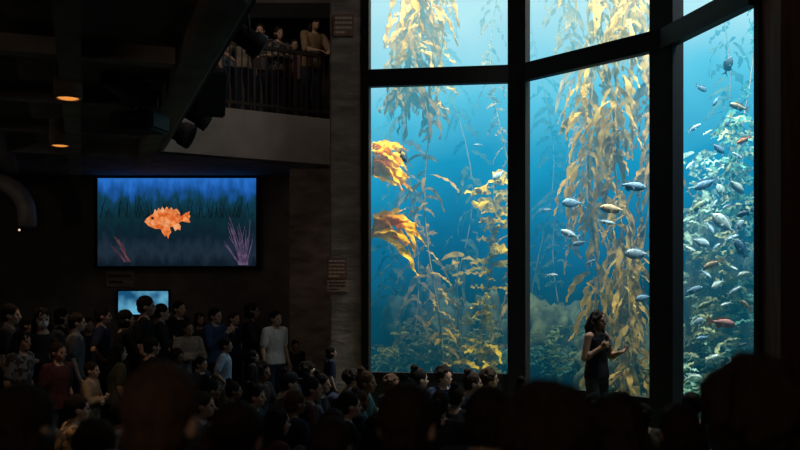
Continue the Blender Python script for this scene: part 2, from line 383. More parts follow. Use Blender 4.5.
def leafmat(name, c, var=.3, tr=.58, c2=None, sc_=3): return pm(name, c, .8, var, sc_, trans=tr, spec=.06, haze=True, c2=c2)
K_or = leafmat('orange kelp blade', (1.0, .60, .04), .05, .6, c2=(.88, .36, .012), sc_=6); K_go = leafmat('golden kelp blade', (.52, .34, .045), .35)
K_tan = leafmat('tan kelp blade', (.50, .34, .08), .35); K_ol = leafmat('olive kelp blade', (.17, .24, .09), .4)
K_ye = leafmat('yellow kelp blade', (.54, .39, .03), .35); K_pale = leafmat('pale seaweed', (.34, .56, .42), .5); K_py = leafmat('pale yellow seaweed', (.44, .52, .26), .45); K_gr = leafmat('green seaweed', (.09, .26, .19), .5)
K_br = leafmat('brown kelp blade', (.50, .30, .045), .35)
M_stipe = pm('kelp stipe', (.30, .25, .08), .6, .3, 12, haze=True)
def blade(vs, fs, rnd, p, d, L_, W_, droop, seg=8, twist=.6, ruf=.34, wob=.2):
    p = Vector(p); d = Vector(d).normalized()
    up = Vector((rnd.uniform(-1, 1), rnd.uniform(-1, 1), rnd.uniform(-.3, 1)))
    s = d.cross(up)
    s = s.normalized() if s.length > .01 else d.orthogonal().normalized()
    b0 = len(vs); st = L_/seg; ph = rnd.uniform(0, 6); fr_ = rnd.uniform(7, 13); curl = rnd.uniform(-.4, .4)
    for k in range(seg+1):
        t = k/seg; n = s.cross(d).normalized()
        w = W_*(math.sin(math.pi*min(1, .06+.94*t**.75))**.8)*.5*(1+.25*math.sin(fr_*1.7*t+ph))+.003
        ra = W_*ruf*min(1, t*4)
        vs += [p-s*w+n*ra*math.sin(fr_*t*1.6+ph), p+n*ra*.4*math.sin(fr_*t+ph+4), p+s*w+n*ra*math.sin(fr_*t*1.9+ph+2)]
        if k < seg:
            a = b0+k*3; fs += [(a, a+1, a+4, a+3), (a+1, a+2, a+5, a+4)]
        p = p+d*st
        d = (d+Vector((0, 0, -droop*st*3))+s*curl*st*3+n*rnd.uniform(-wob, wob)).normalized()
        s = (s-d*s.dot(d)); s = (Matrix.Rotation(twist*st*rnd.uniform(-1, 1)*4, 3, d) @ s).normalized()
def kelp(label, x, y, z0, z1, nb, L_, W_, mat, sway=.15, up=.2, droop=.8, seed=1, group=None, cat='kelp', name='giant_kelp', lean=(0, 0), t0=0.0, seg=10, jit=.05, azr=None, gap=.5, ruf=.38, sr=.016, wob=.16, spread=.7, ur=.35):
    rnd = random.Random(seed); ph = rnd.uniform(0, 6)
    def P(t):
        z = z0+(z1-z0)*t
        return Vector((x+sway*math.sin(z*1.1+ph)+lean[0]*t, y+sway*.7*math.sin(z*.9+ph*2)+lean[1]*t, z))
    o = empty(name, (0, 0, 0), 0, label, cat, group)
    o.location = P(0)
    off = Vector(o.location)
    bm = bmesh.new(); n = 20
    tube(bm, [P(i/n)-off for i in range(n+1)], [sr*(1-.5*i/n) for i in range(n+1)], 6)
    mobj('stipe', bm, M_stipe, o, True)
    vs = []; fs = []
    for i in range(nb):
        t = t0+(1-t0)*(i+rnd.random())/nb
        az = i*2.4+rnd.uniform(-.6, .6) if azr is None else rnd.uniform(*azr)
        u = up+rnd.uniform(-ur, ur)
        nn = mnoise.noise(Vector((seed*3.7, t*(z1-z0)*1.3, 0)))     # blades bunch together with thinner stretches between
        if rnd.random() < gap*max(0, .35-nn*1.6): continue
        jj = jit*(1+1.2*nn)
        sc_ = 1+.4*nn
        p = P(t)-off+Vector((rnd.gauss(0, jj), rnd.gauss(0, jj), 0))
        blade(vs, fs, rnd, p, (math.cos(az), math.sin(az)*spread, u), L_*sc_*rnd.uniform(.5, 1.3), W_*rnd.uniform(.6, 1.3), droop*rnd.uniform(.6, 1.3), seg, ruf=ruf, wob=wob)
    pydata('blades', vs, fs, mat, o)
    return o
x, y = at(372, 13.3); kelp('broad bright orange kelp leaves at left edge of left pane, upper clump', x, y, 3.60, 4.12, 20, .66, .125, K_or, .03, .05, .75, 11, name='leafy_kelp', jit=.03, azr=(-1.1, .7), seg=16, gap=0, ruf=.28, sr=.018, wob=.14, spread=.6, ur=.5)
x, y = at(372, 13.2); kelp('long pointed orange kelp leaves fanning right at left edge of left pane, lower clump', x, y, 2.66, 3.02, 18, .92, .105, K_or, .03, .30, .75, 14, name='leafy_kelp', jit=.03, azr=(-.8, .6), seg=16, gap=0, ruf=.28, sr=.018, wob=.14, spread=.6, ur=.5, lean=(.08, 0))
def K(label, px, d, z0, z1, *a, **k):
    x, y = at(px, d); return kelp(label, x, y, z0, z1, *a, **k)
K('tall golden kelp strand hanging down the centre left of the left pane', 434, 14.3, .5, 7.4, 90, .42, .065, K_go, .16, 0, 1.5, 21, jit=.03)
K('dense brownish orange kelp crown filling the middle of the upper left pane', 417, 14.0, 4.9, 7.6, 220, .60, .085, K_br, .14, -.3, 1.6, 22, name='leafy_kelp', jit=.12)
K('pale hazy kelp strand behind the orange leaves of the left pane', 410, 15.2, .5, 7.6, 100, .48, .08, K_go, .15, -.1, 1.5, 23, jit=.05)
K('yellow leafy kelp climbing the right half of the left pane', 486, 14.0, .6, 3.75, 85, .40, .10, K_ye, .12, .3, 1.0, 24, gap=.5)
K('short yellow kelp plant low in the left pane beside the taller yellow one', 462, 14.6, .5, 2.5, 26, .34, .085, K_ye, .08, .3, 1.0, 25)
K('thin hazy strand at the right edge of the left pane', 503, 15.2, .5, 7.6, 80, .42, .06, K_tan, .2, -.1, 1.5, 26)
K('faded blue green kelp far back in the middle of the left pane', 458, 16.2, .5, 7.8, 110, .55, .09, K_ol, .25, -.2, 1.5, 27, jit=.08)
K('faded olive kelp far back near the left edge of the left pane', 392, 16.3, .5, 5.6, 90, .5, .09, K_ol, .06, -.1, 1.5, 28, jit=.06)
K('massive tan kelp column on the right of the middle pane, front strand', 622, 12.5, .5, 7.4, 250, .60, .07, K_tan, .13, -.5, 1.9, 31, jit=.07, gap=.8)
K('massive golden kelp column in the middle pane, left strand', 596, 13.1, .5, 7.6, 240, .60, .075, K_go, .14, -.5, 1.9, 32, jit=.08, gap=.8)
K('massive brownish kelp column in the middle pane, right strand beside the black mullion', 644, 12.8, .5, 7.6, 230, .60, .07, K_br, .12, -.5, 1.9, 33, jit=.07, gap=.8)
K('hazy kelp strand in the upper middle pane left of the tan column', 574, 14.6, 2.6, 7.8, 130, .55, .08, K_tan, .2, -.3, 1.6, 34, jit=.06)
K('faint blue kelp strand just right of the first mullion, far back', 542, 16.2, .5, 7.8, 100, .5, .09, K_ol, .2, -.2, 1.5, 35, jit=.08)
K('faint green kelp strand far back behind the presenter', 564, 16.0, .5, 4.6, 80, .48, .09, K_ol, .2, -.1, 1.5, 36, jit=.08)
K('pale green seaweed mass rising in the right pane beside the mullion', 704, 12.5, .4, 3.9, 210, .28, .07, K_pale, .16, .1, 1.2, 41, name='seaweed', cat='seaweed', gap=.8, jit=.13, sr=.004)
K('pale yellowish seaweed mass in the centre of the right pane', 727, 12.3, .4, 4.3, 220, .28, .07, K_py, .16, .1, 1.2, 42, name='seaweed', cat='seaweed', gap=.8, jit=.13, sr=.004)
K('darker green seaweed mass at the right edge of the right pane', 745, 11.8, .4, 4.2, 180, .26, .065, K_gr, .12, .1, 1.2, 43, name='seaweed', cat='seaweed', gap=.7, jit=.12, sr=.004)
K('hazy kelp strand high in the right pane, far back', 718, 14.0, .5, 7.8, 120, .5, .08, K_ol, .2, -.2, 1.5, 44, jit=.08)
K('hazy kelp strand behind the right edge of the right pane, far back', 744, 13.0, .5, 7.8, 120, .48, .08, K_gr, .2, -.2, 1.5, 45, jit=.08)
def bush(label, px, d, z, r, nb, mat, seed, L_=.20, W_=.035):
    rnd = random.Random(seed); x, y = at(px, d)
    o = empty('algae_bush', (x, y, z), 0, label, 'seaweed')
    vs = []; fs = []
    lobes = [(rnd.uniform(-r, r), rnd.uniform(-r*.6, r*.6), rnd.uniform(.1, 1.0)*r) for _ in range(7)]
    for i in range(nb):
        lx, ly, lh = lobes[i % 7]
        az = rnd.uniform(0, 6.28); q = Vector((lx+rnd.gauss(0, r*.2), ly+rnd.gauss(0, r*.2), lh*rnd.random()**.6))
        blade(vs, fs, rnd, q, (math.cos(az), math.sin(az), rnd.uniform(-.1, .9)), L_*rnd.uniform(.4, 1.2), W_, 1.6, 6)
    pydata('fronds', vs, fs, mat, o)
    bm = bmesh.new(); capsule(bm, (0, 0, -.25), (0, 0, r*.3), .05, .03, 8); mobj('holdfast', bm, M_stipe, o, True)
K_re = leafmat('olive golden algae', (.24, .25, .06), .4)
bush('bushy olive seaweed on the reef at the bottom left corner of the left pane', 412, 14.8, .5, .5, 280, K_ol, 51)
bush('bushy golden olive seaweed on the reef low in the middle of the left pane', 434, 15.0, .75, .75, 360, K_re, 52)
bush('bushy olive seaweed on the reef under the tall yellow kelp', 464, 14.8, .55, .6, 300, K_re, 53)
bush('bushy green seaweed at the bottom right corner of the left pane', 494, 14.9, .55, .6, 300, K_gr, 54)
bush('dark green seaweed clump at the bottom left of the middle pane', 550, 14.7, .5, .6, 260, K_gr, 55)
bush('dark olive seaweed clump behind the presenter in the middle pane', 588, 14.5, .6, .7, 300, K_ol, 56)
bush('olive seaweed clump at the foot of the tan kelp column', 632, 12.9, .4, .45, 240, K_re, 57)
bush('green seaweed clump at the bottom of the right pane beside the mullion', 700, 11.5, .35, .45, 240, K_gr, 58)
bush('pale seaweed clump at the bottom right of the right pane', 735, 10.9, .35, .45, 240, K_pale, 59)
def rock(label, px, d, z, s, seed):
    bm = bmesh.new(); bmesh.ops.create_icosphere(bm, subdivisions=5, radius=1)
    for v in bm.verts:
        k = 1+.5*mnoise.fractal(v.co*1.6+Vector((seed*7, 0, 0)), .9, 2, 6)
        v.co = Vector((v.co.x*s[0]*k, v.co.y*s[1]*k, v.co.z*s[2]*k))
    o = mobj('reef_rock', bm, M_rock, None, True); x, y = at(px, d); o.location = (x, y, z)
    tag(o, label, 'rock')
rock('rounded reef rock under the golden seaweed, left pane', 428, 15.7, .5, (.7, .5, 1.3), 1)
rock('low reef rock at the bottom right of the left pane', 490, 15.5, .5, (.6, .5, 1.2), 2)
rock('dark reef rock at the back of the middle pane bottom', 553, 15.2, .5, (.8, .6, 1.1), 3)
rock('reef rock behind the foot of the tan kelp column', 620, 14.2, .5, (.6, .5, .9), 4)
rock('tall reef rock standing behind the pale seaweed of the right pane', 724, 13.3, .9, (.6, .5, 1.9), 5)

# ------------------------------------------------------------------ fish
def remesh_light(bm):
    me = bpy.data.meshes.new('fishbody'); bmesh.ops.recalc_face_normals(bm, faces=bm.faces[:]); bm.to_mesh(me); bm.free()
    me.polygons.foreach_set('use_smooth', [True]*len(me.polygons)); me.materials.append(None); return me
def fishmeshes(deep, fork=.5, thick=.35):
    prof = [(-.36, .16), (-.28, .20), (-.15, .55), (0, .88), (.15, 1.0), (.28, .92), (.38, .68), (.45, .42), (.49, .18), (.50, .05)]
    bm = bmesh.new()
    loft(bm, [((x, 0, (.02 if x > .2 else 0)*deep), (0, deep*h*.5*thick*2*.5+.006, 0), (0, 0, deep*h*.5)) for x, h in prof], 16)
    body = remesh_light(bm)
    def plate(pts):
        bm = bmesh.new(); a = [bm.verts.new((x, -.004, z)) for x, z in pts]; c = [bm.verts.new((x, .004, z)) for x, z in pts]
        bm.faces.new(a); bm.faces.new(c[::-1]); n = len(pts)
        for i in range(n): bm.faces.new((a[i], a[(i+1) % n], c[(i+1) % n], c[i]))
        me = bpy.data.meshes.new('fin'); bmesh.ops.recalc_face_normals(bm, faces=bm.faces[:]); bm.to_mesh(me); bm.free(); me.materials.append(None); return me
    h = deep*.5
    tail = plate([(-.33, .05), (-.42, .11), (-.54, .19), (-.50+.06*fork, .06), (-.46+.06*fork, 0), (-.50+.06*fork, -.06), (-.54, -.19), (-.42, -.11), (-.33, -.05)])
    dors = plate([(.22, h*.92), (.17, h+.07), (.10, h+.055), (.06, h+.085), (0, h+.05), (-.06, h*.7+.085), (-.14, h*.5+.10), (-.22, h*.3+.10), (-.26, h*.25+.03), (-.24, h*.2), (0, h*.8)])
    anal = plate([(-.02, -h*.8), (-.08, -h-.05), (-.16, -h*.6-.09), (-.24, -h*.3-.05), (-.22, -h*.15), (-.1, -h*.5)])
    pect = plate([(.2, -.02), (.12, .03), (.02, .0), (.0, -.06), (.08, -.10), (.18, -.07)])
    return body, tail, dors, anal, pect
SP = {'deep': fishmeshes(.42, .9, .32), 'rock': fishmeshes(.33, .1, .5), 'slim': fishmeshes(.22, 1.2, .5)}
bm = bmesh.new(); ell(bm, (0, 0, 0), (.022, .012, .022), n=10); EYE_F = bpy.data.meshes.new('feye'); bm.to_mesh(EYE_F); bm.free(); EYE_F.materials.append(None)
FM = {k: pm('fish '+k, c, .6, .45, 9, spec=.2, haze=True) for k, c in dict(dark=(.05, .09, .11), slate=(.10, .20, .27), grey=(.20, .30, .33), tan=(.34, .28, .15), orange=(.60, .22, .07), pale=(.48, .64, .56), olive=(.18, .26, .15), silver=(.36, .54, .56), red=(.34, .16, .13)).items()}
M_eye = pm('black eye', (.01, .01, .01), .2, 0)
def fish(px, py, d, lpx, face, sp, colr, label, tilt=0, yaw=0, tailc=None):
    if px > 680: d += .75
    x, y = at(px, d); z = zy(py, d); s = lpx*d/F
    o = empty('fish', (x, y, z), 0, label, 'fish')
    o.rotation_euler = (0, R(tilt), R(yaw)+(math.pi if face < 0 else 0)); o.scale = (s, s, s)
    body, tail, dors, anal, pect = SP[sp]; m = FM[colr]; fm = FM[tailc or colr]
    mobj('body', body, m, o); mobj('tail_fin', tail, fm, o); mobj('dorsal_fin', dors, fm, o); mobj('anal_fin', anal, fm, o)
    dp = {'deep': .42, 'rock': .33, 'slim': .22}[sp]; th = {'deep': .32, 'rock': .5, 'slim': .5}[sp]
    for sg in (-1, 1):
        p = mobj('pectoral_fin', pect, fm, o); p.location = (0, sg*(dp*.5*th*1.0+.012), -.02); p.rotation_euler = (0, 0, -sg*.25)
        e_ = mobj('eye', EYE_F, M_eye, o); e_.location = (.37, sg*(dp*.5*th*.72+.004), dp*.12)
FL = [
 (573, 203, 12.4, 22, -1, 'deep', 'slate', 'slate blue deep bodied fish at mid height left of the tan kelp column'),
 (570, 234, 12.3, 20, -1, 'rock', 'grey', 'grey fish just below the slate fish, tilted upward, middle pane', -20),
 (580, 243, 12.6, 16, -1, 'rock', 'dark', 'small dark fish beside the tilted grey one, middle pane', 15),
 (546, 210, 13.4, 13, 1, 'slim', 'slate', 'tiny slim fish in open blue water near the first mullion'),
 (632, 186, 11.4, 28, 1, 'rock', 'slate', 'large slate fish in front of the tan kelp column, highest of its fish', 8),
 (613, 209, 11.6, 27, -1, 'rock', 'tan', 'tan rockfish in front of the kelp column, second from the top', -6),
 (606, 222, 11.8, 18, 1, 'slim', 'grey', 'slim grey fish right under the tan rockfish', 12),
 (638, 254, 11.4, 26, -1, 'deep', 'grey', 'grey deep bodied fish low on the tan kelp column'),
 (644, 298, 11.4, 18, -1, 'deep', 'slate', 'slate fish beside the mullion at the presenter head height', 14),
 (590, 262, 12.4, 13, 1, 'slim', 'dark', 'tiny dark fish left of the low grey fish on the column', -20),
 (552, 275, 13.0, 12, 1, 'slim', 'grey', 'tiny grey fish low in the open water left of the presenter'),
 (403, 157, 12.95, 13, 1, 'rock', 'dark', 'small dark fish by the upper orange leaves in the left pane', 60),
 (499, 175, 13.0, 14, -1, 'deep', 'silver', 'silver fish beside the first mullion in the left pane', 40),
 (478, 145, 14.0, 10, -1, 'slim', 'slate', 'tiny slim fish in the upper open water of the left pane'),
 (728, 66, 9.9, 20, 1, 'deep', 'dark', 'dark fish swimming steeply upward near the top of the right pane', -70),
 (739, 107, 9.8, 20, -1, 'rock', 'tan', 'tan fish near the right edge below the steep dark fish', -15),
 (701, 88, 10.7, 13, 1, 'deep', 'dark', 'small dark fish high in the right pane beside the mullion', 30),
 (716, 101, 10.5, 12, -1, 'rock', 'slate', 'small slate fish high in the right pane, centre', 60),
 (694, 128, 10.9, 16, 1, 'slim', 'grey', 'slim grey fish beside the mullion in the upper right pane', -30),
 (744, 140, 9.7, 16, -1, 'rock', 'orange', 'small orange fish near the right edge of the right pane', 30),
 (718, 148, 10.3, 16, 1, 'deep', 'slate', 'slate fish at upper centre of the right pane', 40),
 (706, 184, 10.5, 26, -1, 'rock', 'slate', 'stout slate rockfish left of centre in the right pane', 25),
 (736, 186, 9.8, 20, 1, 'deep', 'pale', 'pale deep bodied fish right of the stout slate rockfish', 45),
 (697, 207, 10.7, 20, 1, 'rock', 'olive', 'olive rockfish next to the mullion in the right pane', -35),
 (724, 224, 10.2, 30, -1, 'deep', 'pale', 'large pale fish in the centre of the right pane', -40),
 (745, 213, 9.6, 18, -1, 'rock', 'dark', 'dark rockfish at the right edge, centre height of the right pane', 20),
 (700, 242, 10.6, 20, 1, 'deep', 'silver', 'silver fish left of and below the large pale fish', 20),
 (741, 249, 9.7, 22, -1, 'deep', 'slate', 'slate deep bodied fish right of and below the large pale fish', -60),
 (713, 264, 10.3, 20, -1, 'rock', 'tan', 'tan rockfish below the large pale fish', 25),
 (693, 290, 10.7, 20, 1, 'rock', 'slate', 'slate rockfish low beside the mullion in the right pane', -15),
 (734, 291, 9.8, 18, 1, 'slim', 'silver', 'slim silver fish above the reddish fish', -30),
 (722, 323, 9.7, 28, 1, 'rock', 'red', 'reddish fish with orange fins low in the centre right of the right pane', 10, 0, 'orange'),
 (706, 304, 10.4, 18, -1, 'rock', 'olive', 'olive rockfish left of the reddish fish', 30),
 (693, 378, 10.5, 18, 1, 'deep', 'pale', 'pale fish at the very bottom of the right pane'),
 (690, 165, 11.4, 12, -1, 'slim', 'silver', 'tiny silver fish beside the mullion above the stout slate rockfish', 50),
 (727, 124, 10.6, 11, 1, 'slim', 'dark', 'tiny dark fish between the tan and the orange fish, right pane', -50),
 (729, 168, 10.8, 13, -1, 'rock', 'olive', 'small olive fish above the pale deep bodied fish', 70),
 (714, 205, 11.2, 14, 1, 'slim', 'silver', 'small silver fish between the slate rockfish and large pale fish', -55),
 (733, 268, 10.6, 12, 1, 'slim', 'pale', 'tiny pale fish right of the lower tan rockfish', 30),
 (746, 305, 9.6, 14, -1, 'rock', 'tan', 'small tan fish at the right edge above the reddish fish', -40),
 (703, 338, 10.6, 14, -1, 'rock', 'slate', 'small slate fish below the olive one near the pane bottom', 10),
 (741, 345, 9.9, 13, 1, 'slim', 'dark', 'tiny dark fish low at the right edge of the right pane', -15),
 (721, 192, 11.0, 18, -1, 'deep', 'pale', 'pale tilted fish between the slate rockfish and the pale deep bodied fish', -65),
 (710, 228, 11.0, 15, 1, 'rock', 'silver', 'silver fish just left of the large pale fish', 60),
 (731, 238, 10.8, 16, 1, 'slim', 'silver', 'bright silver fish directly under the large pale fish', -20),
 (718, 284, 11.0, 15, -1, 'deep', 'pale', 'pale fish between the lower tan rockfish and the slim silver fish', 35),
 (692, 250, 11.3, 14, -1, 'slim', 'pale', 'slim pale fish beside the mullion left of the silver fish', -25),
 (738, 156, 10.1, 14, -1, 'slim', 'silver', 'small silver fish under the small orange fish', -30),
 (739, 226, 10.0, 15, 1, 'deep', 'silver', 'silver fish between the large pale fish and the dark rockfish', -50),
 (706, 274, 10.8, 15, 1, 'slim', 'silver', 'silver fish left of and under the lower tan rockfish', 40),
 (744, 274, 9.8, 14, -1, 'deep', 'pale', 'pale fish at the right edge under the slate deep bodied fish', 25),
 (697, 322, 10.8, 15, 1, 'deep', 'grey', 'grey fish beside the mullion left of the reddish fish', -25),
 (733, 362, 10.0, 16, -1, 'slim', 'silver', 'silver fish low near the bottom right of the right pane', 15),
 (712, 358, 10.5, 15, 1, 'rock', 'pale', 'pale rockfish low in the centre of the right pane', -20),
 (709, 170, 11.0, 11, 1, 'slim', 'pale', 'tiny pale fish just above the stout slate rockfish', 25),
 (727, 206, 10.8, 11, -1, 'slim', 'grey', 'tiny grey fish between the pale tilted fish and the large pale fish', 30),
 (726, 304, 10.6, 12, -1, 'slim', 'pale', 'tiny pale fish just above the reddish fish', 20),
 (716, 247, 11.0, 11, 1, 'slim', 'silver', 'tiny silver fish between the large pale fish and lower tan rockfish', -40),
]
for f in FL: fish(*f)

# ------------------------------------------------------------------ people
SK = [pm('skin light', (.44, .29, .22), .65, .08, 20, spec=.25), pm('skin tan', (.30, .18, .13), .65, .08, 20), pm('skin brown', (.18, .10, .065), .65, .08, 20)]
def hm(n, c): return pm(n, c, .8, .4, 60, .4, stretch=(1, 1, .2), spec=.12)
HC = [hm('hair black', (.010, .008, .007)), hm('hair dark brown', (.022, .013, .009)), hm('hair brown', (.06, .033, .02)), hm('hair grey', (.22, .21, .2)), hm('hair blond', (.26, .17, .08))]
CL = {k: pm('cloth '+k, c, .95, .18, 25, .3, spec=.1) for k, c in dict(black=(.010, .010, .012), charcoal=(.026, .026, .03), navy=(.014, .021, .046), grey=(.10, .10, .105), white=(.62, .63, .64), lightblue=(.22, .30, .40), blue=(.03, .06, .13), olive=(.07, .072, .046), maroon=(.06, .022, .024), tan=(.26, .18, .11), teal=(.018, .05, .058), denim=(.03, .04, .07), khaki=(.13, .10, .065), pink=(.34, .18, .19), beige=(.24, .20, .165)).items()}
def pat(n, c1, c2):
    m = pm(n, c1, .9, .1, 20)
    nt = m.node_tree; p = [q for q in nt.nodes if q.type == 'BSDF_PRINCIPLED'][0]
    v = nt.nodes.new('ShaderNodeTexVoronoi'); v.inputs['Scale'].default_value = 22; r = nt.nodes.new('ShaderNodeValToRGB')
    r.color_ramp.interpolation = 'CONSTANT'; r.color_ramp.elements[0].color = (*c1, 1); r.color_ramp.elements[1].color = (*c2, 1); r.color_ramp.elements[1].position = .5
    tc = nt.nodes.new('ShaderNodeTexCoord'); nt.links.new(tc.outputs['Object'], v.inputs['Vector'])
    sp = nt.nodes.new('ShaderNodeSeparateColor'); nt.links.new(v.outputs['Color'], sp.inputs[0]); nt.links.new(sp.outputs[0], r.inputs[0]); nt.links.new(r.outputs[0], p.inputs['Base Color'])
    return m
CL['patterned'] = pat('patterned tan cloth', (.75, .48, .22), (.18, .13, .10))
CL['checked'] = pat('patterned dark cloth', (.14, .13, .13), (.03, .03, .035))
def person(label, x, y, z, pose, th, s, shirt, pants, hair, hc, sk, group=None, mask=False, cap=None):
    o = empty('person', (x, y, z), th, label, 'person', group); o.scale = (s, s, s)
    D = PM[pose]
    mobj('body', D['body'], SK[sk], o); mobj('shirt', D['shirt'], CL[shirt], o); mobj('trousers', D['trousers'], CL[pants], o); mobj('shoes', D['shoes'], CL['black'], o)
    h = mobj('hair', HM[hair], HC[hc], o); h.location = D['hc']
    for sg in (-1, 1):
        e_ = mobj('eye', EYE, M_eye, o); e_.location = D['hc']+Vector((.031*sg, .083, -.002))
    if mask:
        k = mobj('face_mask', MASK, CL['white'], o); k.location = D['hc']+Vector((0, .072, -.052))
    if cap:
        k = mobj('cap', CAP, CL[cap], o); k.location = D['hc']
    return o
PRES = Vector((2.38, 10.75))
rj = random.Random(5)
def look(x, y, j=.25, tgt=PRES):
    return math.atan2(-(tgt.x-x), tgt.y-y)+rj.uniform(-j, j)
def put(px, py, d, pose, shirt, pants, hair, hc, sk, label, zf=0, j=.25, th=None, **k):
    x, y = at(px, d); zt = zy(py, d)
    base = HTOP[hair]-(.80 if pose in ('sit', 'knees') else 0)
    s = (zt-zf)/base
    return person(label, x, y, zf, pose, look(x, y, j) if th is None else R(th), s, shirt, pants, hair, hc, sk, **k)
# presenter
PTH = R(-138)
pr = person('presenter in a sleeveless black top speaking into a microphone before the tank', PRES.x, PRES.y, 0, 'present', PTH, .975, 'black', 'charcoal', 'wavy', 0, 2)
def PW(v): return Matrix.Translation(pr.location) @ Matrix.Rotation(PTH, 4, 'Z') @ (Vector(v)*.975)
mic = empty('microphone', PW((.062, .19, 1.295)), PTH, 'black handheld microphone held up near the presenter chin', 'microphone')
ax = Vector((-.16, -.12, 1)).normalized()
bm = bmesh.new(); capsule(bm, -ax*.08, ax*.07, .011, .016); mobj('handle', bm, M_black, mic, True)
bm = bmesh.new(); ell(bm, ax*.095, (.023, .023, .027)); mobj('grille', bm, M_metal, mic, True)

# standing group on the left
ST = [
 (8, 303, 10.4, 'stand', 'charcoal', 'black', 'short', 0, 0, 'standing person in charcoal at the far left edge of the dark wall'),
 (42, 307, 10.0, 'crossed', 'charcoal', 'denim', 'long', 0, 0, 'standing person with white face mask and crossed arms at far left'),
 (75, 312, 10.9, 'stand', 'grey', 'denim', 'short', 1, 0, 'standing person in grey shirt right of the masked person'),
 (101, 306, 11.8, 'hip', 'navy', 'black', 'short', 0, 1, 'standing person in navy under the left part of the big screen'),
 (124, 309, 11.3, 'phone', 'black', 'black', 'bob', 0, 0, 'standing person in black left of the small bright monitor'),
 (144, 295, 11.4, 'stand', 'black', 'denim', 'short', 0, 1, 'tall standing person in black in front of the small bright monitor'),
 (160, 303, 12.6, 'crossed', 'charcoal', 'black', 'pony', 1, 0, 'standing person in charcoal with ponytail right of the small monitor'),
 (188, 320, 12.2, 'crossed', 'beige', 'denim', 'short', 1, 1, 'standing person in beige top under the right part of the big screen'),
 (214, 307, 13.0, 'phone', 'blue', 'black', 'short', 0, 0, 'standing person in blue holding hands up, left of the person in black'),
 (250, 302, 13.4, 'crossed', 'charcoal', 'black', 'bob', 0, 1, 'tall standing person in dark clothes just left of the white shirt'),
 (275, 310, 13.0, 'stand', 'white', 'denim', 'short', 0, 0, 'standing person in bright white shirt at the right end of the standing row'),
 (26, 316, 11.6, 'stand', 'navy', 'black', 'short', 0, 1, 'person in navy standing just behind the masked person'),
 (60, 308, 12.6, 'stand', 'black', 'black', 'bob', 0, 0, 'person in black half hidden between masked person and grey shirt'),
 (88, 317, 12.9, 'stand', 'charcoal', 'black', 'short', 1, 1, 'person in charcoal half hidden right of the grey shirt'),
 (178, 300, 13.9, 'stand', 'black', 'black', 'short', 0, 0, 'person in black at the wall behind the ponytail'),
 (199, 312, 14.2, 'stand', 'charcoal', 'black', 'long', 0, 1, 'long haired person at the wall left of the blue top'),
 (233, 311, 14.2, 'stand', 'navy', 'black', 'short', 1, 0, 'person in navy at the wall between blue and dark tops'),
 (224, 337, 11.0, 'hip', 'lightblue', 'khaki', 'short', 0, 1, 'shorter person in light blue shirt standing before the row'),
 (57, 338, 9.0, 'stand', 'maroon', 'denim', 'bun', 1, 1, 'shorter person in maroon with hair bun, in front of the masked person'),
 (20, 330, 9.2, 'stand', 'checked', 'black', 'long', 0, 1, 'shorter long haired person in dark patterned top at the left edge'),
 (90, 361, 9.0, 'crossed', 'tan', 'khaki', 'short', 1, 0, 'child in tan top standing in front of the left group'),
 (330, 346, 11.9, 'stand', 'navy', 'denim', 'bob', 0, 1, 'child with dark bob standing beside the concrete column'),
 (117, 343, 9.6, 'stand', 'olive', 'black', 'long', 0, 0, 'teenager with long dark hair in olive below the small monitor'),
 (176, 347, 10.2, 'stand', 'navy', 'black', 'curly', 0, 2, 'curly haired teenager in navy left of the light blue shirt'),
 (150, 336, 9.4, 'stand', 'black', 'black', 'short', 0, 1, 'teenager in black standing before the tall person at the monitor'),
 (200, 356, 10.0, 'stand', 'charcoal', 'black', 'pony', 0, 0, 'child in charcoal with ponytail standing left of the light blue shirt'),
 (252, 350, 11.4, 'stand', 'black', 'black', 'bob', 0, 1, 'child with dark bob standing in front of the white shirt'),
 (295, 340, 13.6, 'stand', 'charcoal', 'black', 'short', 0, 1, 'child in charcoal standing right of the white shirt'),
]
for i, a in enumerate(ST):
    put(*a, mask=(i == 1), j=.75, th={1: -150, 10: -135}.get(i), group='people standing along the dark left wall' if i < 17 else 'shorter people and children before the standing row')
# seated on the floor
hs = ['short', 'long', 'bob', 'pony', 'bun', 'curly']; cs = ['charcoal', 'navy', 'black', 'charcoal', 'maroon', 'olive', 'black', 'teal']
hw_ = dict(short='short hair', long='long hair', bob='bobbed hair', pony='ponytail', bun='hair bun', curly='curly hair')
ROWS = [(11.5, (204, 252, 300, 344, 388, 440, 484), 'row nearest tank'), (10.6, (228, 275, 318, 362, 412, 466), 'second row'), (9.6, (205, 250, 302, 352, 402, 456, 520), 'third row'), (8.5, (190, 232, 285, 340, 440, 590, 645, 700), 'fourth row'), (7.3, (205, 262, 325, 370), 'rearmost row')]
num = ['first', 'second', 'third', 'fourth', 'fifth', 'sixth', 'seventh', 'eighth', 'ninth']
n_ = 0
for d, pxs, rn in ROWS:
    for i, px in enumerate(pxs):
        n_ += 1; x, y = at(px+rj.uniform(-4, 4), d+rj.uniform(-.2, .2)); h = hs[(n_*5+i) % 6]; c = cs[(n_*3+i*2) % 8]; ps = 'sit' if n_ % 3 else 'knees'
        if d > 11: c = ('black', 'charcoal', 'navy')[i % 3]
        person('seated person in %s top with %s, %s from left in the %s' % (c, hw_[h], num[i], rn), x, y, 0, ps, look(x, y, .5), rj.uniform(.90, 1.08), c, ['denim', 'black', 'charcoal'][n_ % 3], h, n_ % 3 if n_ % 2 else 0, n_ % 3, 'audience seated on the floor', cap='charcoal' if n_ == 9 else None)
person('person in patterned tan shirt seated on the floor at the lower left', *at(66, 8.2), 0, 'sit', R(-60), 1.06, 'patterned', 'khaki', 'short', 1, 0, 'audience seated on the floor')
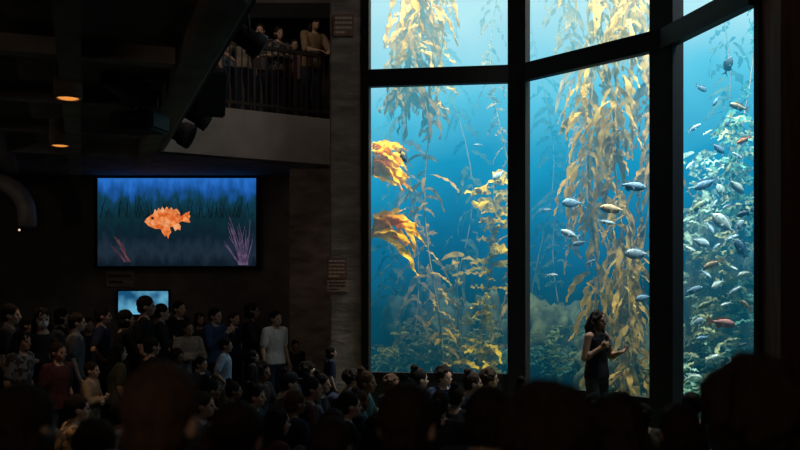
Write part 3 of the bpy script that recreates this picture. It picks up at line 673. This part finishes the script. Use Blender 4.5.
person('person in olive shirt seated at the lower left edge behind the patterned shirt', *at(28, 7.4), 0, 'knees', R(-70), 1.0, 'olive', 'denim', 'long', 1, 0, 'audience seated on the floor')
person('person in grey shirt seated low right of the patterned shirt', *at(112, 8.1), 0, 'sit', R(-60), 1.0, 'grey', 'denim', 'short', 0, 1, 'audience seated on the floor')
# foreground row, backs to the camera, on the raised step
FG = [
 (158, 360, 1.9, 'stand', 'black', 'short', 2, 0, 'large blurred head of a short haired person, left foreground'),
 (18, 382, 2.3, 'stand', 'charcoal', 'bob', 1, 0, 'blurred dark head at the lower left corner of the foreground'),
 (92, 418, 3.0, 'stand', 'black', 'short', 1, 0, 'low dark foreground head between the two leftmost big heads'),
 (236, 400, 2.6, 'stand', 'navy', 'short', 1, 1, 'low dark head right of the large short haired foreground head'),
 (330, 416, 3.0, 'stand', 'black', 'bob', 1, 0, 'low bobbed foreground head below the concrete column'),
 (405, 381, 2.35, 'stand', 'black', 'short', 1, 0, 'dark short haired foreground head below the left tank pane'),
 (487, 385, 3.05, 'stand', 'charcoal', 'bob', 1, 1, 'dark bobbed head below the first black mullion'),
 (547, 376, 1.85, 'stand', 'black', 'curly', 1, 0, 'large curly foreground head left of the presenter'),
 (617, 390, 2.5, 'stand', 'navy', 'long', 1, 1, 'long haired foreground head directly below the presenter'),
 (680, 402, 3.15, 'stand', 'charcoal', 'short', 1, 1, 'low dark head below the wide black mullion'),
 (755, 348, 1.8, 'stand', 'black', 'curly', 1, 0, 'large curly foreground head at the lower right corner'),
]
for (px, py, d, ps, c, h, hc_, sk, lb) in FG:
    put(px, py, d, ps, c, 'black', h, hc_, sk, lb, zf=.17, j=.15, group='foreground audience seen from behind')
# balcony people
bd = (E2-E1).normalized(); bn = Vector((-bd.y, bd.x))
def onrail(px, back):
    k = (px-400)/F; a = E1+bn*back
    t = (a.x-k*a.y)/(k*bd.y-bd.x); return a+bd*t
for px, back, ps, sh, h, lb, s in (
 (311, .48, 'lean', 'tan', 'long', 'person in tan top leaning over the balcony railing next to the concrete column', 1.06),
 (294, .75, 'stand', 'pink', 'short', 'person in pink standing behind the balcony railing near the column', .86),
 (278, .45, 'crossed', 'checked', 'bob', 'person in dark patterned top with crossed arms behind the balcony railing', .90),
 (261, .65, 'lean', 'grey', 'short', 'person in grey leaning behind the balcony railing, third from left', .92),
 (243, .45, 'hip', 'beige', 'long', 'person in beige with hand on hip behind the balcony railing', .86),
 (230, .70, 'stand', 'lightblue', 'short', 'person in light blue farthest left behind the balcony railing', .92)):
    p = onrail(px, back); person(lb, p.x, p.y, ZT, ps, look(p.x, p.y, .6)*1.25, s, sh, 'denim', h, 1, 0, 'people on the balcony')
rl = empty('balcony_railing', (E1.x, E1.y, ZT), math.atan2(bd.y, bd.x), 'dark metal balcony railing with vertical bars along the concrete slab edge', 'railing')
RL = (E2-E1).length-.04
bm = bmesh.new(); box(bm, .05, RL, .05, .11, 1.02, 1.08); mobj('top_rail', bm, M_railing, rl)
bm = bmesh.new(); box(bm, .05, RL, .06, .10, .10, .14); mobj('bottom_rail', bm, M_railing, rl)
nb = 28
for i in range(nb+1):
    bm = bmesh.new(); X = .07+(RL-.1)*i/nb; r = .022 if i % 7 == 0 else .009
    box(bm, X-r, X+r, .08-r, .08+r, 0 if i % 7 == 0 else .14, 1.02); mobj('post' if i % 7 == 0 else 'baluster', bm, M_railing, rl)

# ------------------------------------------------------------------ screens
def flat(name, pts, y, mat, parent):
    bm = bmesh.new(); bm.faces.new([bm.verts.new((x, y, z)) for x, z in pts]); return mobj(name, bm, mat, parent)
D_S = 16.08
sx0, sx1 = at(97, D_S)[0], at(256, D_S)[0]; sz0, sz1 = zy(266, D_S), zy(178, D_S)
SW = sx1-sx0; SH = sz1-sz0
scn = empty('projection_screen', ((sx0+sx1)/2, D_S, (sz0+sz1)/2), 0, 'large wall screen showing an orange fish over a dark blue seabed', 'screen')
bm = bmesh.new(); t = .05
box(bm, -SW/2-t, SW/2+t, -.0, .12, -SH/2-t, -SH/2); box(bm, -SW/2-t, SW/2+t, 0, .12, SH/2, SH/2+t); box(bm, -SW/2-t, -SW/2, 0, .12, -SH/2, SH/2); box(bm, SW/2, SW/2+t, 0, .12, -SH/2, SH/2)
mobj('frame', bm, M_black, scn)
dm, nt, out = nodes('screen picture'); N = nt.nodes.new; L = nt.links.new
tc = N('ShaderNodeTexCoord'); sp = N('ShaderNodeSeparateXYZ'); mr = N('ShaderNodeMapRange'); cr = N('ShaderNodeValToRGB'); eo = N('ShaderNodeEmission'); no = N('ShaderNodeTexNoise'); mt = N('ShaderNodeMath'); mp = N('ShaderNodeMapping')
mp.inputs['Scale'].default_value = (5.5, 1, 2.4); no.inputs['Scale'].default_value = 1.2; no.inputs['Detail'].default_value = 8
mr.inputs['From Min'].default_value = -SH/2; mr.inputs['From Max'].default_value = SH/2
mt.operation = 'MULTIPLY_ADD'; mt.inputs[1].default_value = .5
sb = N('ShaderNodeMath'); sb.operation = 'SUBTRACT'; sb.inputs[1].default_value = .25
L(tc.outputs['Object'], sp.inputs[0]); L(tc.outputs['Object'], mp.inputs[0]); L(mp.outputs[0], no.inputs['Vector']); L(sp.outputs['Z'], mr.inputs['Value']); L(no.outputs['Fac'], mt.inputs[0]); L(mr.outputs[0], mt.inputs[2]); L(mt.outputs[0], sb.inputs[0]); L(sb.outputs[0], cr.inputs[0]); L(cr.outputs[0], eo.inputs['Color'])
e = cr.color_ramp.elements; e[0].position = 0; e[0].color = (.004, .010, .018, 1); e[1].position = 1; e[1].color = (.02, .15, .55, 1)
for ps, c in ((.18, (.013, .025, .042)), (.36, (.004, .014, .023)), (.58, (.004, .024, .034)), (.74, (.005, .042, .075)), (.87, (.010, .085, .33))): x = e.new(ps); x.color = (*c, 1)
eo.inputs['Strength'].default_value = 1.0; L(eo.outputs[0], out.inputs['Surface'])
bm = bmesh.new(); box(bm, -SW/2, SW/2, .03, .10, -SH/2, SH/2); disp = mobj('display', bm, dm, scn)
def S(px, py): return ((px-176.5)/159*SW, (222-py)/88*SH)
E_or = em('picture orange', (.62, .10, .015), 1, 0, 14, c2=(.98, .34, .11)); E_lt = em('picture light orange', (.66, .15, .035), 1, 0, 14, c2=(.92, .42, .18)); E_bk = em('picture black', (.005, .005, .005), 1); E_pu = em('picture purple', (.11, .07, .14), 1, .4, 9); E_gr = em('picture dark weed', (.003, .012, .018), 1, .4, 9); E_rd = em('picture red brown', (.09, .035, .045), 1, .3, 9)
body = [S(*p) for p in [(144, 221.5), (146.5, 218), (150.5, 215), (155.5, 212.5), (161, 211.3), (167, 211.2), (173, 212.6), (178, 214.8), (182, 216.2), (183, 220.5), (178, 223), (172, 226.5), (164, 229), (155, 228.6), (148, 225.8)]]
flat('fish_picture', body, .026, E_or, disp)
flat('fish_picture_tail', [S(*p) for p in [(181, 216), (185, 213), (190, 211), (188.5, 214), (190, 216), (188.5, 219), (190, 222.5), (185, 222), (182, 221)]], .0255, E_or, disp)
flat('fish_picture_dorsal', [S(*p) for p in [(153, 213.5), (154.5, 209), (156.5, 211), (158, 207.5), (160, 210), (162, 206.3), (164, 209.5), (166.5, 206.3), (168.5, 209.5), (171, 207), (173, 210), (176, 208.5), (178.5, 211), (180, 214.5), (170, 212.6), (162, 211.8)]], .0255, E_lt, disp)
flat('fish_picture_belly_fin', [S(*p) for p in [(160, 228), (162, 233), (164.5, 236.5), (166, 235), (168, 239), (169, 234.5), (171, 232), (169, 227)]], .0255, E_or, disp)
flat('fish_picture_anal_fin', [S(*p) for p in [(172, 226), (175, 231), (177, 229), (180, 230), (180.5, 226), (178, 222.5)]], .0255, E_lt, disp)
flat('fish_picture_pectoral', [S(*p) for p in [(158, 221), (165, 218.5), (169, 220), (171, 223), (169, 225), (169.5, 227), (166, 226.5), (160, 225)]], .024, E_lt, disp)
flat('fish_picture_cheek', [S(*p) for p in [(145.5, 222), (151, 218.5), (155, 221), (154, 225), (149, 225)]], .0245, E_lt, disp)
flat('fish_picture_eye', [S(152+1.4*math.cos(a), 218+1.4*math.sin(a)) for a in [k*math.pi/5 for k in range(10)]], .0235, E_bk, disp)
rnd = random.Random(3)
def weeds(name, spec, mat, y):
    vs = []; fs = []
    for (x0, y0, dx, h, w) in spec:
        n = 6; ph = rnd.uniform(0, 6); b0 = len(vs)
        for k in range(n+1):
            t = k/n; cx = x0+dx*t+math.sin(t*4+ph)*1.2*t; cy = y0-h*t; ww = w*(1-t*.6)
            a = S(cx-ww, cy); c = S(cx+ww, cy); vs += [(a[0], y, a[1]), (c[0], y, c[1])]
            if k: q = b0+k*2; fs.append((q-2, q-1, q+1, q))
    pydata(name, vs, fs, mat, disp, False)
weeds('weed_picture', [(rnd.uniform(99, 254), 218, rnd.uniform(-5, 5), rnd.uniform(4, 24), rnd.uniform(.3, .7)) for _ in range(80)], E_gr, .0275)
weeds('weed_picture', [(242+rnd.uniform(-5, 6), 265, rnd.uniform(-22, 8), rnd.uniform(18, 50), rnd.uniform(.35, .7)) for _ in range(24)], E_pu, .0270)
weeds('weed_picture', [(127+rnd.uniform(-3, 4), 262, rnd.uniform(-18, -6), rnd.uniform(14, 28), rnd.uniform(.5, .9)) for _ in range(9)], E_rd, .0270)
mo = empty('monitor', (at(140, 15.9)[0], 16.1, zy(303, 15.9)), 0, 'small bright cyan monitor below the large screen, half hidden by heads', 'monitor')
bm = bmesh.new(); box(bm, -.48, .48, 0, .09, -.24, .24); bmesh.ops.bevel(bm, geom=bm.edges[:], offset=.01, segments=2, affect='EDGES'); mobj('frame', bm, M_black, mo)
em_mon, nt, out = nodes('monitor picture'); N = nt.nodes.new; L = nt.links.new
tc = N('ShaderNodeTexCoord'); no = N('ShaderNodeTexNoise'); no.inputs['Scale'].default_value = 2.5; cr = N('ShaderNodeValToRGB'); eo = N('ShaderNodeEmission')
L(tc.outputs['Object'], no.inputs['Vector']); L(no.outputs['Fac'], cr.inputs[0]); L(cr.outputs[0], eo.inputs[0]); L(eo.outputs[0], out.inputs['Surface'])
e = cr.color_ramp.elements; e[0].position = .38; e[0].color = (.008, .075, .17, 1); e[1].position = .62; e[1].color = (.13, .42, .62, 1)
bm = bmesh.new(); box(bm, -.45, .45, -.004, .01, -.21, .21); mobj('display', bm, em_mon, mo)
M_sign = pm('brown sign panel', (.20, .10, .07), .7, .15, 6); M_sign2 = pm('tan sign panel', (.34, .22, .17), .7, .15, 6); M_ink = pm('sign lettering', (.48, .36, .29), .7, .05, 6); M_ink2 = pm('dark lettering', (.05, .03, .03), .7, .05, 6)
def plaque(label, px0, px1, py0, py1, d, m, ink, rows, name='wall_sign'):
    x0 = at(px0, d)[0]; x1 = at(px1, d)[0]; z0 = zy(py1, d); z1 = zy(py0, d)
    o = empty(name, ((x0+x1)/2, d, (z0+z1)/2), 0, label, 'sign'); w = x1-x0; h = z1-z0
    bm = bmesh.new(); box(bm, -w/2, w/2, -.0, .03, -h/2, h/2); bmesh.ops.bevel(bm, geom=bm.edges[:], offset=.006, segments=2, affect='EDGES'); mobj('panel', bm, m, o)
    r = random.Random(px0)
    for k in range(rows):
        bm = bmesh.new(); hh = h*.16/rows*1.2
        z = h/2-h*(k+.8)/(rows+.6); x = -w*.4; e_ = w*(.4 if k < rows-1 else .1)
        box(bm, x, e_, -.0015, .0, z-hh*.25, z+hh*.25)
        while x < e_-.01:
            l = r.uniform(.02, .06); l = min(l, e_-x); box(bm, x, x+l, -.003, .0, z-hh, z+hh); x += l+.012
        mobj('lettering', bm, ink, o)
plaque('small brown sign high on the concrete column by the balcony', 333, 354, 14, 36, 12.62, M_sign, M_ink, 4)
plaque('dim brown notice at mid height on the concrete column', 327, 347, 258, 279, 12.62, M_sign, M_ink, 5)
plaque('pale tan notice directly under the brown notice on the column', 327, 348, 280, 292, 12.62, M_sign2, M_ink2, 3)
plaque('faint brown caption panel on the wall under the large screen', 106, 134, 271, 287, 16.16, M_conc, M_ink2, 2)

# ------------------------------------------------------------------ ceiling fixtures
E_lamp = em('warm lamp', (.85, .30, .06), 1)
for px, py, lb in ((68, 99, 'cylindrical ceiling downlight with orange glow, nearer one at the upper left'), (60, 146, 'cylindrical ceiling downlight with orange glow, farther and lower one')):
    d = (ZB-.03-.31-CZ)*F/(HZ-py)
    x, y = at(px, d); o = empty('downlight', (x, y, ZB-.03), 0, lb, 'lamp')
    bm = bmesh.new()
    ro, ri, zb = .125, .105, -.31; n = 24
    prof = [(ri, -.2), (ri, zb), (ro, zb), (ro, 0), (0.001, 0)]
    rs = [[bm.verts.new((r*math.cos(2*math.pi*i/n), r*math.sin(2*math.pi*i/n), z)) for i in range(n)] for r, z in prof]
    for a, c in zip(rs, rs[1:]):
        for i in range(n): bm.faces.new((a[i], a[(i+1) % n], c[(i+1) % n], c[i]))
    mobj('can', bm, M_conc, o, False)
    bm = bmesh.new(); ell(bm, (0, 0, -.295), (.095, .095, .022)); mobj('lamp', bm, E_lamp, o, True)
    li = bpy.data.lights.new('downlight_bulb', 'SPOT'); li.energy = 60; li.color = (1, .66, .4); li.spot_size = R(80); li.spot_blend = .9; li.shadow_soft_size = 0
    lo = bpy.data.objects.new('bulb', li); col.objects.link(lo); lo.parent = o; lo.location = (0, 0, -.34)
def stagelight(label, px, py, d, yaw, tilt, s=1.0):
    x, y = at(px, d); z = zy(py, d)
    o = empty('stage_light', (x, y, z), R(yaw), label, 'spotlight'); o.scale = (s, s, s)
    bm = bmesh.new(); Mx = Matrix.Rotation(R(tilt), 4, 'X')
    loft(bm, [(Mx @ Vector((0, yy, 0)), Vector((r, 0, 0)), Mx @ Vector((0, 0, r))) for yy, r in ((-.18, .06), (-.15, .10), (.06, .11), (.07, .13), (.18, .14))], 20); mobj('housing', bm, M_rig, o, True)
    bm = bmesh.new(); ell(bm, Mx @ Vector((0, .18, 0)), (.11, .02, .11), Mx); mobj('lens', bm, M_black, o, True)
    bm = bmesh.new()
    tube(bm, [(-.15, 0, 0), (-.16, 0, .12), (-.12, 0, .2), (.12, 0, .2), (.16, 0, .12), (.15, 0, 0)], .014, 8); capsule(bm, (0, 0, .2), (0, 0, .34), .018, .018); mobj('yoke', bm, M_rig, o, True)
stagelight('black stage light farther along the slab edge near the wall', 176, 130, 12.5, -90, -25, 1.3)
stagelight('black stage light nearer on the low ceiling edge', 246, 38, 8.2, -70, -30, .9)
stagelight('black stage light under the low ceiling at upper left', 122, 84, 8.4, -60, -30, 1.1)
stagelight('black stage light hung behind the loudspeaker at the slab edge', 194, 112, 11.6, -70, -25, 1.2)
sx, sy = at(208, 10.6)
sp_ = empty('loudspeaker', (sx, sy, zy(93, 10.6)), R(25), 'bulky black loudspeaker hanging at the slab edge left of the balcony', 'speaker')
bm = bmesh.new(); pts = [(-.19, -.16), (.19, -.16), (.14, .20), (-.14, .20)]
prism(bm, pts, -.27, .27); bmesh.ops.bevel(bm, geom=bm.edges[:], offset=.02, segments=2, affect='EDGES'); bmesh.ops.rotate(bm, verts=bm.verts[:], cent=(0, 0, 0), matrix=Matrix.Rotation(R(14), 3, 'X')); mobj('cabinet', bm, M_rig, sp_)
bm = bmesh.new(); box(bm, -.165, .165, -.175, -.16, -.245, .245); bmesh.ops.rotate(bm, verts=bm.verts[:], cent=(0, 0, 0), matrix=Matrix.Rotation(R(14), 3, 'X')); mobj('grille', bm, M_black, sp_)
bm = bmesh.new(); tube(bm, [(-.2, 0, 0), (-.21, 0, .3), (.21, 0, .3), (.2, 0, 0)], .016, 8); capsule(bm, (0, 0, .3), (-.12, .1, .42), .02, .02); mobj('bracket', bm, M_rig, sp_)
tk = bmesh.new(); tube(tk, [(E0.x+.12, 6.3, 4.5), (E1.x+.16, 13.1, 4.5)], .03, 8)
tag(mobj('lighting_track', tk, M_metal, None, True), 'long dark pipe for stage lights running along the low ceiling edge', 'pipe')
# projector hung under the low ceiling
px_, py_ = at(140, 9.2)
pj = empty('projector', (px_, py_, ZB-.33), R(-12), 'dark box projector hung under the low ceiling at upper left', 'projector')
bm = bmesh.new(); box(bm, -.24, .24, -.2, .2, -.1, .1); bmesh.ops.bevel(bm, geom=bm.edges[:], offset=.03, segments=3, affect='EDGES'); mobj('housing', bm, M_rig, pj)
bm = bmesh.new(); tube(bm, [(.1, .19, 0), (.1, .25, 0), (.1, .27, 0)], [.07, .07, .05], 16); mobj('lens', bm, M_black, pj, True)
bm = bmesh.new(); capsule(bm, (0, 0, .09), (0, 0, .30), .025, .025); mobj('mount', bm, M_rig, pj, True)
x0, _ = at(36, 14.9)
bm = bmesh.new(); pts = [(-7.98, 14.9, 3.72), (x0-.95, 14.9, 3.72)]+[(x0-.75+.6*math.sin(R(a)), 14.9, 3.72-.6+.6*math.cos(R(a))) for a in range(12, 91, 13)]+[(x0-.15, 14.9, 2.95)]
tube(bm, pts, .15, 14); M_duct = pm('dull duct metal', (.55, .50, .46), .5, .2, 6, metal=.2)
tag(mobj('duct_pipe', bm, M_duct, None, True), 'thick bent duct pipe curving down the wall at far left', 'pipe')
wl = empty('wall_lamp', (at(20, 16.1)[0], 16.12, zy(230, 16.1)), 0, 'tiny lit lamp on the back wall under the bent duct', 'lamp')
bm = bmesh.new(); capsule(bm, (0, .05, 0), (0, -.01, 0), .05, .04); mobj('housing', bm, M_metal, wl, True)
bm = bmesh.new(); ell(bm, (0, -.05, 0), (.02, .016, .02)); mobj('bulb', bm, em('small bulb', (1, .7, .45), 1.0), wl, True)

# ------------------------------------------------------------------ lights
def area(name, loc, tgt, sx, sy, e, c, spread=180):
    li = bpy.data.lights.new(name, 'AREA'); li.shape = 'RECTANGLE'; li.size = sx; li.size_y = sy; li.energy = e; li.color = c; li.spread = R(spread)
    o = bpy.data.objects.new(name, li); col.objects.link(o); o.location = loc
    o.rotation_euler = (Vector(tgt)-Vector(loc)).to_track_quat('-Z', 'Y').to_euler(); return o
area('tank_light', (.6, 13.4, 8.2), (.6, 15.2, 2.0), 2.0, .6, 520, (1, .94, .80), 85)
area('tank_light', (3.3, 11.9, 8.2), (3.9, 14.0, 2.0), 1.8, .7, 560, (1, .94, .80), 85)
area('tank_light', (4.6, 10.2, 8.2), (5.0, 12.6, 2.0), 1.8, .8, 420, (.88, .98, 1), 85)
area('tank_light', (3.0, 15.5, 8.3), (3.0, 15.5, 0), 6, 2.5, 150, (.6, .92, 1))
def spot(name, loc, tgt, e, c, ang, r=.15):
    li = bpy.data.lights.new(name, 'SPOT'); li.energy = e; li.color = c; li.spot_size = R(ang); li.spot_blend = .5; li.shadow_soft_size = r
    o = bpy.data.objects.new(name, li); col.objects.link(o); o.location = loc
    o.rotation_euler = (Vector(tgt)-Vector(loc)).to_track_quat('-Z', 'Y').to_euler()
spot('leaf_fill_spot', (.35, 12.85, 7.2), (-.15, 13.2, 3.2), 1100, (1, .92, .75), 26)  # two added spots out of view, brightening the orange leaves
spot('leaf_fill_spot', (.0, 14.6, 7.4), (-.15, 13.2, 3.0), 700, (1, .92, .75), 22)
spot('pier_fill_spot', (-4.4, 12.6, 3.6), (-1.2, 15.1, 2.4), 13, (1, .88, .78), 60, 0)  # added fill spot lifting the concrete pier, no fitting of its own
pl = bpy.data.lights.new('left_fill_point', 'POINT'); pl.energy = 9; pl.color = (1, .85, .7); pl.shadow_soft_size = 0  # added fill point to brighten the ceiling and crowd at left
po = bpy.data.objects.new('left_fill_point', pl); col.objects.link(po); po.location = (-7.4, 9.5, 2.6)
area('hall_light', (2.2, 7.6, 8.3), (-2.5, 14.0, 2.5), 2, 1, 36, (1, .92, .84))
area('balcony_light', (-2.4, 12.6, 7.8), (-2.6, 14.6, 5.4), 2.0, .4, 16, (1, .82, .65))
area('rear_fill', (-.6, -2.8, 3.6), (0, 4, 1.6), 1.6, .6, 11, (1, .75, .55), 120)  # added fill from behind, warming the dark foreground heads
w = bpy.data.worlds.new('World'); sc.world = w; w.use_nodes = True
w.node_tree.nodes['Background'].inputs[0].default_value = (.5, .6, .8, 1); w.node_tree.nodes['Background'].inputs[1].default_value = .002

cam = bpy.data.cameras.new('Camera'); co = bpy.data.objects.new('Camera', cam); col.objects.link(co)
co.location = (0, 0, CZ); co.rotation_euler = (R(90), 0, 0); cam.lens = 40; cam.sensor_width = 36; cam.shift_y = 60/800
cam.dof.use_dof = True; cam.dof.focus_distance = 11.6; cam.dof.aperture_fstop = 1.9
sc.camera = co
